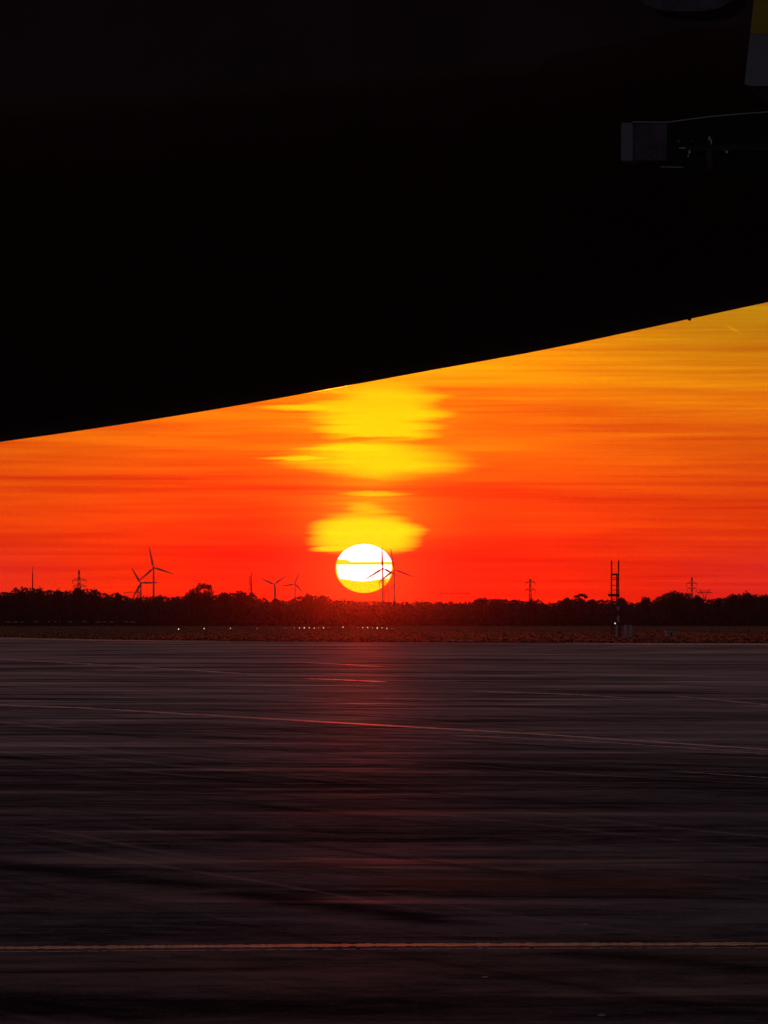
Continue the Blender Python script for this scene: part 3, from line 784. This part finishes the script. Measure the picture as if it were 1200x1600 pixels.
for px, py, sz, m_, lab in ((536, 980, 2.1, 'lamp_warm', 'single field lamp alone between the two rows, left below the sun'),
    (559.5, 981, 1.2, 'lamp_dim', 'faint first lamp of the right row of field lamps'), (566.7, 980.8, 1.9, 'lamp_warm', 'second lamp of the right row of field lamps, under the sun centre'),
    (574.4, 980.6, 2.2, 'lamp_warm', 'third lamp of the right row of field lamps'), (582, 981.4, 1.7, 'lamp_dim', 'dim fourth lamp of the right row of field lamps'),
    (589.5, 981.2, 2.5, 'lamp_yellow', 'yellow fifth lamp of the right row, largest of that row'), (597, 981, 1.8, 'lamp_warm', 'sixth lamp of the right row of field lamps'),
    (604.5, 981.8, 2.0, 'lamp_warm', 'seventh lamp of the right row of field lamps'), (612.5, 981.8, 1.3, 'lamp_dim', 'faint last lamp of the right row of field lamps')):
    field_lamp(px, py, sz, m_, lab, LC)
# low pale barrier board
Yb = gr(445, 983.4).y; p = at(445, 982, Yb); s = Yb / F
root = empty('barrier_board', (p.x, Yb, 0)); tag(root, 'low dull barrier board in the grass left of the left row of lamps', 'barrier')
bm = bmesh.new(); box(bm, -3.6 * s, 3.6 * s, -.05, .05, .12, .5); obj('board', bm, 'pale_paint', root)
for sx in (-1, 1):
    bm = bmesh.new(); box(bm, sx * 2.8 * s - .06, sx * 2.8 * s + .06, -.3, .3, 0, .118); obj('foot', bm, 'dark_steel', root)

# edge marker studs
for px, py, lab in ((95, 994, 'small pale marker at the apron edge below the spike mast side'), (306, 998, 'small pale marker at the apron edge below the ragged tree'),
                    (497, 1000.4, 'small pale marker at the apron edge below the left lamp row'), (752, 1001.8, 'small yellowish marker at the apron edge right of the pale pad'),
                    (944.5, 1002.6, 'small pale marker at the apron edge just left of the framework tower')):
    g = gr(px, py + 1.6); s = g.y / F
    root = empty('edge_marker', (g.x, g.y, 0)); tag(root, lab, 'marker', 'markers along the far apron edge')
    bm = bmesh.new(); tube(bm, (0, 0, 0), (0, 0, .22), .07, .06, 8); obj('stem', bm, 'dark_steel', root)
    bm = bmesh.new(); tube(bm, (0, 0, .222), (0, 0, .40), .10, .08, 10); obj('cap', bm, 'pale_paint', root)

# low boundary fence at the left
Yf = 1905; s = Yf / F
x0, x1 = at(8, 970, Yf).x, at(212, 970, Yf).x
fr = empty('boundary_fence', (x0, Yf, 0)); tag(fr, 'low boundary fence with pale panels before the trees at the left', 'fence')
NP = 19; step = (x1 - x0) / NP; rr = random.Random(3)
pb = mb = None
for i in range(NP + 1):
    bm = bmesh.new(); tube(bm, (i * step, 0, 0), (i * step, 0, 1.75), .06, .05, 6); obj('post', bm, 'dark_steel', fr)
    if i < NP and rr.random() < 0.8:
        bm = bmesh.new(); zc = 1.45 + rr.uniform(-.08, .08); a = rr.uniform(.1, .3); b = rr.uniform(.55, .92)
        box(bm, (i + a) * step, (i + b) * step, -.09, -.07, zc - .14, zc + .14, .01); obj('panel', bm, 'cabinet_paint', fr)
bm = bmesh.new()
for z in (.5, 1.05, 1.6): tube(bm, (0, 0.07, z), (x1 - x0, 0.07, z), .015, .015, 4)
obj('wire', bm, 'dark_steel', fr)
# light pole at left
Yp = gr(93.5, 986).y; p = at(93.5, 961, Yp); root = empty('field_pole', (p.x, Yp, 0)); tag(root, 'slim pole standing in the grass in front of the left fence', 'pole')
bm = bmesh.new(); tube(bm, (0, 0, 0), (0, 0, p.z), .1, .06, 8); obj('shaft', bm, 'truck_panel', root)
bm = bmesh.new(); box(bm, -.25, .25, -.1, .1, p.z + .003, p.z + .12, .02); obj('head', bm, 'dark_steel', root)
bm = bmesh.new(); box(bm, -.25, .25, -.25, .25, 0.0, .1, .02); obj('foot', bm, 'concrete', root)

# pale chips on the near asphalt
for px, py, w, lab in ((915, 1445, 12, 'pale chip on the asphalt just above the painted line'), (758, 1527.5, 13, 'pale chip on the asphalt below the painted line'),
                       (940, 1587, 14, 'pale chip closest to the bottom of the apron view')):
    g = gr(px, py); h = w * g.y / F / 2
    bm = bmesh.new(); rr = random.Random(px)
    pts = [(cos(a) * h * rr.uniform(.8, 1.1), sin(a) * h * 2.4 * rr.uniform(.8, 1.1)) for a in [k * pi / 4 for k in range(8)]]
    A = [bm.verts.new((x, y, 0)) for x, y in pts]; B_ = [bm.verts.new((x * .8, y * .8, .003)) for x, y in pts]
    for i in range(8): bm.faces.new((A[i], A[(i + 1) % 8], B_[(i + 1) % 8], B_[i]))
    bm.faces.new(B_)
    o = obj('paint_chip', bm, 'line_edge'); o.location = (g.x, g.y, .0045); tag(o, lab, 'chip', 'pale chips on the apron')

# ------------------------------------------------------------------ aircraft
YA = 42.0
BOT_PX = [(0, 690.5), (100, 676.5), (200, 661.5), (300, 645.5), (400, 628.5), (500, 610.5), (600, 592), (700, 573.5), (800, 556), (900, 536.5), (1000, 515), (1100, 493.5), (1200, 472)]
root = empty('aircraft', (0, YA, 0)); tag(root, 'dark airliner rear fuselage curving upward across the top of the view', 'aircraft')
bot = [(at(x, y, YA).x, at(x, y, YA).z) for x, y in BOT_PX]
xa, za = bot[0]; xb, zb = bot[-1]
left = [(-26, za - 1.15), (-20, za - 1.15), (-14, za - 1.08), (-9, za - .80), (-6, za - .47), (-4.2, za - .22)]
right = [(4.0, zb + .31), (6.0, zb + .83), (8.5, zb + 1.52), (11.5, zb + 2.4), (13.5, zb + 3.0)]
BOT = left + bot + right
TOP = [(-26, 8.45), (0, 8.45), (4, 8.44), (8, 8.38), (11, 8.32), (13.5, 8.25)]
def spl(P, x):      # smooth Catmull interpolation
    n = len(P)
    for i in range(n - 1):
        if x <= P[i + 1][0] or i == n - 2:
            x0, y0 = P[i]; x1, y1 = P[i + 1]; h = x1 - x0; u = max(0, min(1, (x - x0) / h))
            def sl(k):
                a = P[max(0, k - 1)]; b = P[min(n - 1, k + 1)]
                return (b[1] - a[1]) / (b[0] - a[0])
            m0, m1 = sl(i) * h, sl(i + 1) * h
            return (2*u**3 - 3*u*u + 1) * y0 + (u**3 - 2*u*u + u) * m0 + (-2*u**3 + 3*u*u) * y1 + (u**3 - u*u) * m1
bm = bmesh.new(); rings = []
NX = 120; NR = 96
xs = [-26 + 39.5 * i / NX for i in range(NX + 1)]
for x in xs:
    zb_, zt = spl(BOT, x), spl(TOP, x)
    c = (zb_ + zt) / 2; r = (zt - zb_) / 2; wy = min(r, 2.62) if x < 0 else min(r, 2.62) * (1 - 0.02 * x)
    rings.append([bm.verts.new((x, cos(2 * pi * k / NR) * wy, c + sin(2 * pi * k / NR) * r)) for k in range(NR)])
for A, B_ in zip(rings, rings[1:]):
    for k in range(NR): bm.faces.new((A[k], A[(k + 1) % NR], B_[(k + 1) % NR], B_[k]))
bm.faces.new(rings[0]); bm.faces.new(rings[-1][::-1])
bmesh.ops.recalc_face_normals(bm, faces=bm.faces)
obj('fuselage', bm, 'navy_gloss', root, True)
# small drain mast on the belly
p = at(1077, 500, YA); bm = bmesh.new()
prism_y(bm, [(p.x - .03, p.z + .03), (p.x + .02, p.z + .04), (p.x + .012, p.z - .004), (p.x - .006, p.z - .004)], -.012, .012); obj('drain_mast', bm, 'dark_steel', root)
# fin and tailplanes, outside the frame
bm = bmesh.new(); prism_y(bm, [(4.5, 8.3), (12.8, 8.1), (14.8, 15.0), (12.0, 15.0)], -.16, .16); obj('fin', bm, 'aircraft_white', root)
for sy in (1, -1):
    bm = bmesh.new()
    A = [(8.0, sy * 1.2, 7.5), (12.2, sy * 1.1, 7.6), (14.2, sy * 8.5, 8.4), (12.4, sy * 8.5, 8.35)]
    t0 = [bm.verts.new((a, b, c + .12)) for a, b, c in A]; b0 = [bm.verts.new((a, b, c - .08)) for a, b, c in A]
    bm.faces.new(t0); bm.faces.new(b0[::-1])
    for i in range(4): bm.faces.new((t0[i], b0[i], b0[(i + 1) % 4], t0[(i + 1) % 4]))
    bmesh.ops.recalc_face_normals(bm, faces=bm.faces)
    obj('tailplane', bm, 'aircraft_white', root)
# main gear under the centre of the aircraft, out to the left
for sy in (1, -1):
    bm = bmesh.new(); tube(bm, (-20, sy * 2.2, 3.6), (-20, sy * 2.6, .9), .2, .16, 12); g = obj('landing_gear', bm, 'aircraft_white', root)
    for dx_ in (-.7, .7):
        for e in (-.35, .35):
            bm = bmesh.new(); tube(bm, (-20 + dx_, sy * 2.6 + e - .18, .62), (-20 + dx_, sy * 2.6 + e + .18, .62), .62, .62, 24); obj('wheel', bm, 'rubber', g, False)
    bm = bmesh.new(); tube(bm, (-20.8, sy * 2.6, .62), (-19.2, sy * 2.6, .62), .12, .12, 8); obj('bogie', bm, 'dark_steel', g)

# ------------------------------------------------------------------ high-lift truck at the rear door (mostly out to the right)
YT = 36.0
def q(x, y): v = at(x, y, YT); return (v.x, v.z)
tk = empty('service_truck', (5.5, YT, 0)); tag(tk, 'high-lift service truck with yellow and grey box body and end platform beside the aircraft', 'truck')
def tobj(name, bm, m, par=None):
    for v in bm.verts:
        if v.co.y > YT + 0.15 and v.co.x < 3.0: v.co.x += (v.co.y - YT) * 0.16
    for v in bm.verts: v.co -= Vector((5.5, YT, 0))
    return obj(name, bm, m, par or tk)
# box body: grey lower, yellow upper
bm = bmesh.new(); a = q(1163, 131); b = q(1172, 53); prism_y(bm, [a, (a[0] + .03, a[1] - .012), (8.2, a[1] - .012), (8.2, b[1]), b], YT, YT + 2.3); body = tobj('box_body', bm, 'truck_grey')
bm = bmesh.new(); b2 = q(1172.2, 52.6); c = q(1181, -30); prism_y(bm, [b2, (8.2, b2[1]), (8.2, c[1] + .9), (c[0] + .1, c[1] + .9), c], YT - .002, YT + 2.302); tobj('yellow_panel', bm, 'truck_yellow', body)
# platform: end post, side panel, long frame beam
bm = bmesh.new(); a = q(970, 252); b = q(989, 192); box(bm, a[0], b[0], YT - .02, YT + .25, a[1], b[1], .006); pl = tobj('end_post', bm, 'truck_grey')
bm = bmesh.new(); box(bm, a[0], b[0], YT + .4, YT + .6, a[1] + .04, b[1], .006); tobj('end_post', bm, 'truck_grey')
bm = bmesh.new(); a = q(990, 251); b = q(1042.5, 192.5); box(bm, a[0], b[0], YT, YT + .05, a[1], b[1], .004); sp_ = tobj('side_panel', bm, 'truck_panel')
rr = random.Random(8)
for (x, y) in ((995, 236), (1014, 239)):
    bm = bmesh.new(); v = q(x, y); tube(bm, (v[0], YT - .02, v[1]), (v[0], YT - .001, v[1]), .006, .006, 8); tobj('bolt', bm, 'truck_grey', sp_)
bm = bmesh.new(); a = q(1043.5, 262); b = q(1200, 178); c = q(1043.5, 192)
xe = 8.0; slope = (b[1] - c[1]) / (b[0] - c[0])
prism_y(bm, [(c[0], a[1]), (xe, a[1] - .02), (xe, b[1]), (b[0], b[1]), (q(1160, 181)[0], q(1160, 181)[1]), c], YT + .02, YT + .12); bmx = tobj('frame_beam', bm, 'truck_dark')
bm = bmesh.new(); pts = [q(988, 190.6), q(1042, 191.2), q(1108, 182.5), q(1160, 177.8), q(1200, 175), (8, b[1] + .01)]
for u, v in zip(pts, pts[1:]): tube(bm, (u[0], YT, u[1]), (v[0], YT, v[1]), .0042, .0042, 6)
tobj('top_rail', bm, 'bright_metal')
bm = bmesh.new(); u = q(1032, 260.5); v = q(1068, 261.5); tube(bm, (u[0], YT + .01, u[1]), (v[0], YT + .01, v[1]), .004, .004, 6); tobj('lower_rail', bm, 'bright_metal')
bm = bmesh.new(); a = q(1074, 236); b = q(1200, 224); prism_y(bm, [a, (8, a[1] + .02), (8, b[1] + .02), b, (a[0], a[1] + .03)], YT - .01, YT + .018); tobj('slide_rail', bm, 'rail_dull', bmx)
for (x, y, w, h) in ((1060, 221, 4, 1.5), (1066, 232, 11, 2), (1077, 238, 3, 6), (1075, 244, 3, 2.5), (1108, 217, 3, 7), (1111, 222, 2, 9), (1135, 238, 4, 4), (1082, 221, 2, 1.5)):
    bm = bmesh.new(); v = q(x, y); k = YT / F / 2; box(bm, v[0] - w * k, v[0] + w * k, YT - .03, YT - .012, v[1] - h * k, v[1] + h * k, .002); tobj('latch', bm, 'bright_metal', bmx)
bm = bmesh.new(); v = q(1108, 240); box(bm, v[0] - .02, v[0] + .02, YT - .012, YT + .0195, v[1] - .09, v[1] + .09); tobj('bracket', bm, 'rail_dull', bmx)
bm = bmesh.new(); a = q(972, 244); b = q(1200, 236); box(bm, a[0] + .02, 8, YT + .13, YT + .55, a[1] + .06, b[1] + .06, .004); tobj('platform_deck', bm, 'truck_dark')
# canopy with rounded lower edge over the platform
bm = bmesh.new(); c = q(1072, -22); rings = []
for i in range(9):
    f = i / 8; y = YT + .05 + f * .6
    ring = []
    for k in range(24):
        w = 2 * pi * k / 24; cx_, sz_ = cos(w), sin(w)
        ring.append(bm.verts.new((c[0] + math.copysign(abs(cx_) ** .7, cx_) * .30, y, c[1] + math.copysign(abs(sz_) ** .8, sz_) * .148)))
    rings.append(ring)
for A, B_ in zip(rings, rings[1:]):
    for k in range(24): bm.faces.new((A[k], A[(k + 1) % 24], B_[(k + 1) % 24], B_[k]))
bm.faces.new(rings[0]); bm.faces.new(rings[-1][::-1]); bmesh.ops.recalc_face_normals(bm, faces=bm.faces)
tobj('canopy_fairing', bm, 'truck_panel')
bm = bmesh.new(); u = q(1090, -30); tube(bm, (u[0], YT + 1.1, u[1] + .05), (q(1190, -60)[0], YT + 1.1, u[1] + .12), .03, .03, 8); tobj('canopy_arm', bm, 'truck_dark')
# scissor lift, chassis, cab and wheels (beyond the right edge of the frame)
for sy in (.35, 1.95):
    for z0 in (1.25, 2.7, 4.15):
        bm = bmesh.new(); tube(bm, (3.2, YT + sy, z0), (7.2, YT + sy, z0 + 1.4), .07, .07, 8); tobj('lift_arm', bm, 'truck_dark')
        bm = bmesh.new(); tube(bm, (7.2, YT + sy + .12, z0), (3.2, YT + sy + .12, z0 + 1.4), .07, .07, 8); tobj('lift_arm', bm, 'truck_dark')
bm = bmesh.new(); box(bm, 2.9, 11.0, YT + .3, YT + 2.1, .8, 1.15, .03); tobj('chassis', bm, 'truck_dark')
bm = bmesh.new(); prism_y(bm, [(9.0, .6), (11.2, .6), (11.2, 1.7), (10.7, 2.7), (9.0, 2.7)], YT + .1, YT + 2.2); cb_ = tobj('cab', bm, 'truck_grey')
bm = bmesh.new(); prism_y(bm, [(9.4, 1.75), (10.95, 1.75), (10.6, 2.5), (9.4, 2.5)], YT + .09, YT + .098); tobj('window', bm, 'window_glass', cb_)
for wx in (4.0, 10.0):
    for sy in (.1, 2.0):
        bm = bmesh.new(); tube(bm, (wx, YT + sy - .02, .5), (wx, YT + sy + .28, .5), .5, .5, 24); wh = tobj('wheel', bm, 'rubber')
        bm = bmesh.new(); tube(bm, (wx, YT + sy - .03, .5), (wx, YT + sy - .021, .5), .26, .26, 16); tobj('rim', bm, 'bright_metal', wh)
